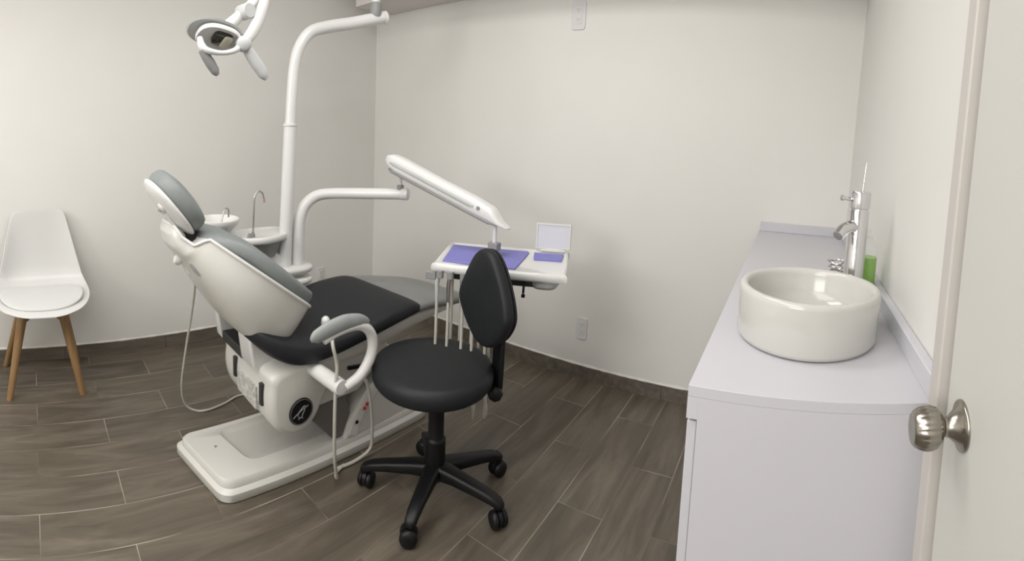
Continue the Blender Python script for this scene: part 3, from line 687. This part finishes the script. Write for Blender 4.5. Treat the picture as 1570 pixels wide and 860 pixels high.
bm = new(); prism(bm, [(.355, .20), (.465, .20), (.468, .305), (.345, .305)], -.002, .004, TO, tu, tv); part('tray_mat', bm, M_purple, iu, label='small purple mat', bevel=.002)
bm = new(); box(bm, 0, 0, 0, 0, 0, 0) if False else None
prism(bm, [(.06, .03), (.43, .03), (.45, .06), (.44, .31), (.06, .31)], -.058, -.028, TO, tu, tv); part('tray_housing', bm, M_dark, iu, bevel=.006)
bm = new(); pad(bm, [(u + .415, v + .10) for u, v in sup(.055, .085, 30, 3)], [(.04, -.066), (.012, -.062), (.0, -.048), (0, -.028), (.04, -.028)], TO, tu, tv, (0, 0, 1), c=(.415, .10)); part('control_box', bm, M_lgrey, iu)
bm = new(); tube(bm, [Q(.345, .02, -.040), Q(.345, .005, -.050), Q(.345, .0, -.072)], .0045, 10, 3); lathe(bm, [(0, 0), (.007, .002), (.007, .012), (0, .015)], Q(.345, .0, -.088), (0, 0, 1), 14); part('toggle', bm, M_bplastic, iu)
# film viewer
bm = new(); fo = [(-.072, -.05), (.072, -.05), (.072, .056), (-.072, .056)]
fc_ = Q(.420, .338, .066); fn = -tv
prism(bm, fo, -.003, .003, fc_, tu, (0, 0, 1), fn); fv = part('film_viewer', bm, M_film, iu, smooth=False, label='frosted upright viewer panel')
bm = new(); loft(bm, [[fc_ + tu * (p[0] * k) + Vector((0, 0, p[1] * k)) + fn * d for p in fo] for k, d in ((1, -.005), (1.04, 0), (1, .005), (.93, .005), (.93, -.005))], closed=True); part('viewer_frame', bm, M_plastic, fv)
bm = new(); prism(bm, sup(.055, .006, 20, 3), -.008, .010, Q(.420, .338, .010), tu, (0, 0, 1), fn); part('viewer_foot', bm, M_plastic, iu, bevel=.002)
# handpiece holders and hoses
for i, u in enumerate((.035, .075, .125, .160, .205)):
    bm = new(); b0 = Q(u, -.004, -.036)
    prism(bm, sup(.013, .011, 16, 3), 0, .030, b0 + Vector((0, 0, -.012)), tu, tv, (0, 0, 1)); part('handpiece_holder', bm, M_mgrey, iu, bevel=.002)
    bm = new(); tilt = Vector((.006 * (i - 2), 0, 0))
    tube(bm, [b0 + Vector((0, 0, .012)), b0 + Vector((0, 0, -.03)) + tilt, b0 + Vector((0, 0, -.075)) + tilt, b0 + Vector((0, 0, -.10)) + tilt], [.006, .0085, .0075, .006], 12, 3); hp_ = part('handpiece', bm, M_steel if i % 2 else M_lgrey, iu)
    s0_ = b0 + Vector((0, 0, -.095)) + tilt
    low = .20 + .02 * ((i * 37) % 3)
    back = Q(u + .022 - .004 * i, .09, -.05)
    pth = [s0_, s0_ + Vector((0, 0, -.12)), s0_ + Vector((.0, .0, -.30)), Vector((s0_.x + .01, s0_.y + .01, low + .06)), (s0_ + back) / 2 * Vector((1, 1, 0)).length * 0 + Vector(((s0_.x + back.x) / 2, (s0_.y + back.y) / 2, low)), Vector((back.x - .005, back.y, low + .07)), Vector((back.x, back.y, .50)), back]
    bm = new(); tube(bm, pth, .0058, 10, 7); part('hose', bm, M_hose, iu)
bm = new(); box(bm, -.02, .02, -.01, .02, -.06, -.03, Matrix.Translation(Q(-.004, .012)) @ tu.to_track_quat('X', 'Z').to_matrix().to_4x4()); part('end_bracket', bm, M_mgrey, iu, bevel=.003)

# loose cords on the dental chair
bm = new(); tube(bm, [(-1.66, .56, .80), (-1.72, .59, .70), (-1.82, .608, .55), (-1.90, .605, .36), (-1.96, .60, .17), (-2.0, .625, .05), (-1.993, .674, .008), (-1.98, .733, .006), (-1.999, .822, .006), (-2.03, .92, .006), (-1.98, 1.05, .006), (-1.88, 1.10, .006), (-1.79, 1.10, .020)], .0050, 9, 7)
part('foot_control_cord', bm, M_hose, dc)
bm = new(); tube(bm, [(-1.36, .96, .60), (-1.30, .93, .605), (-1.235, .89, .585), (-1.225, .90, .52), (-1.225, .895, .44), (-1.235, .90, .30), (-1.26, .92, .16), (-1.30, .96, .05), (-1.36, 1.0, .012), (-1.38, 1.05, .010)], .006, 10, 7)
part('suction_hose', bm, M_hose, dc)
bm = new(); lathe(bm, [(0, 0), (.012, .0), (.015, .004), (.015, .026), (.010, .034), (0, .036)], (-1.375, .955, .592), (.3, -.1, .9), 16); part('hose_connector', bm, M_plastic, dc)
bm = new(); tube(bm, [(-1.33, 1.10, .375), (-1.33, 1.125, .32), (-1.34, 1.15, .22), (-1.35, 1.165, .12), (-1.36, 1.165, .04), (-1.37, 1.10, .012), (-1.38, 1.02, .009)], .0065, 10, 7)
part('supply_hose', bm, M_hose, dc)

# ------------------------------------------------------------------ stool
s0 = Vector((-1.055, 1.205, 0))
stl = thing('dentist_stool', 'black round swivel stool with small backrest on five casters', 'stool', s0)
zs = .494
bm = new(); sc2 = s0 + Vector((-.025, .002, 0))
lathe(bm, [(0, zs - .070), (.185, zs - .070), (.204, zs - .066), (.212, zs - .054), (.2145, zs - .036), (.212, zs - .018), (.204, zs - .006), (.19, zs - .001), (.15, zs + .001), (.08, zs + .002), (0, zs + .002)], sc2, (0, 0, 1), 64); part('seat', bm, M_stool, stl)
bm = new(); lathe(bm, [(0, .09), (.034, .09), (.036, .10), (.036, .22), (.030, .225), (.028, .23), (.028, .33), (.031, .335), (.031, .400), (.05, .414), (0, .416)], s0, (0, 0, 1), 28); part('gas_column', bm, M_bplastic, stl)
bm = new(); lathe(bm, [(0, .078), (.036, .078), (.042, .086), (.042, .118), (.036, .13), (0, .13)], s0, (0, 0, 1), 28); part('base_hub', bm, M_bplastic, stl)
bm = new(); box(bm, s0.x - .05, s0.x + .05, s0.y - .05, s0.y + .05, .412, .425); part('mount_plate', bm, M_bplastic, stl, bevel=.002)
cas = [(-1.252, 1.055), (-.972, 1.006), (-.812, 1.250), (-.950, 1.440), (-1.232, 1.350)]
for i, (x, y) in enumerate(cas):
    e = Vector((x, y, 0)); d = (e - s0).normalized(); n_ = Vector((-d.y, d.x, 0)); Ln = (e - s0).length; rings = []
    for q, hw, zt, zb in ((.10, .032, .138, .084), (.35, .027, .130, .086), (.7, .023, .116, .080), (.92, .021, .104, .072), (1.03, .019, .092, .062), (1.08, .009, .080, .066)):
        p = s0 + d * (Ln * q); rings.append([p + n_ * u + Vector((0, 0, (zt + zb) / 2 + v)) for u, v in sup(hw, (zt - zb) / 2, 18, 3.5)])
    bm = new(); loft(bm, rings); part('base_arm', bm, M_bplastic, stl)
    a_ = Vector((math.cos(i * 1.9 + .4), math.sin(i * 1.9 + .4), 0)); wc_ = e + Vector((0, 0, .0295)) + Vector((-a_.y, a_.x, 0)) * .006
    bm = new(); tube(bm, [e + Vector((0, 0, .050)), e + Vector((0, 0, .072))], .009, 12)
    lathe(bm, [(0, -.007), (.0275, -.007), (.0275, .007), (0, .007)], wc_ + Vector((0, 0, .004)), a_, 20)
    cs = part('caster', bm, M_bplastic, stl)
    for sg in (-1, 1):
        bm = new(); lathe(bm, [(0, .008), (.024, .008), (.0292, .011), (.0295, .018), (.026, .025), (.014, .029), (0, .0295)], wc_, a_ * sg, 24); part('caster_wheel', bm, M_bplastic, cs)
# back bracket and pad (beyond the seat, cushion turned to the sitter)
pn = Vector((-.38, -.925, 0)).normalized(); pu = Vector((-pn.y, pn.x, 0)); Zv = Vector((0, 0, 1))
post = Vector((-.900, 1.342, 0))
q0 = s0 - pn * .03; q1 = post
bm = new(); loft(bm, [[Vector((p.x, p.y, z)) + Zv * v + pu * u for u, v in sup(.022, .005, 14, 4)] for p, z in ((q0, .408), (s0.lerp(q1, .6) , .410), (q1, .405))])
part('back_bar', bm, M_bplastic, stl)
bm = new(); loft(bm, [[post - pn * o_ + Zv * z - pn * v + pu * u for u, v in sup(hw, .011, 18, 4)] for z, hw, o_ in ((.368, .010, .0), (.382, .020, .0), (.42, .0275, .0), (.53, .028, .002), (.62, .028, .004), (.74, .026, .006), (.80, .02, .006))])
part('back_post', bm, M_bplastic, stl)
bm = new(); kd = (pu * .75 + pn * .65).normalized(); kd = kd if kd.x > 0 else -kd; k0 = post + Vector((0, 0, .405)) + kd * .010
lathe(bm, [(.008, 0), (.008, .012), (.022, .014), (.025, .018), (.025, .032), (.020, .038), (0, .039)], k0, kd, 20, flute=lambda h, t: .05 * math.cos(8 * t) if h > .013 else 0); part('adjustment_knob', bm, M_bplastic, stl)
po = post + pn * .040 + Vector((0, 0, .742)) - pu * -.004 - pu * 0.0
ol = [(v.x, v.y) for v in catmull_closed([(0, .168, 0), (.052, .148, 0), (.105, .085, 0), (.148, .005, 0), (.152, -.045, 0), (.108, -.110, 0), (.045, -.155, 0), (0, -.164, 0), (-.045, -.155, 0), (-.108, -.110, 0), (-.152, -.045, 0), (-.148, .005, 0), (-.105, .085, 0), (-.052, .148, 0)], 5)]
bend = lambda u, v, n: (u, v, n + .6 * u * u - .012 * math.cos(v * 8))
bm = new(); pad(bm, ol, cushion_prof(.045, .022, .008, .12), po, pu, Zv, pn, bend=bend); part('backrest', bm, M_stool, stl, angle=70)
bm = new(); pad(bm, ol, [(.12, -.010), (.03, -.009), (.006, -.005), (.003, .004), (.12, .004)], po, pu, Zv, pn, bend=bend); part('backrest_shell', bm, M_bplastic, stl, angle=60)
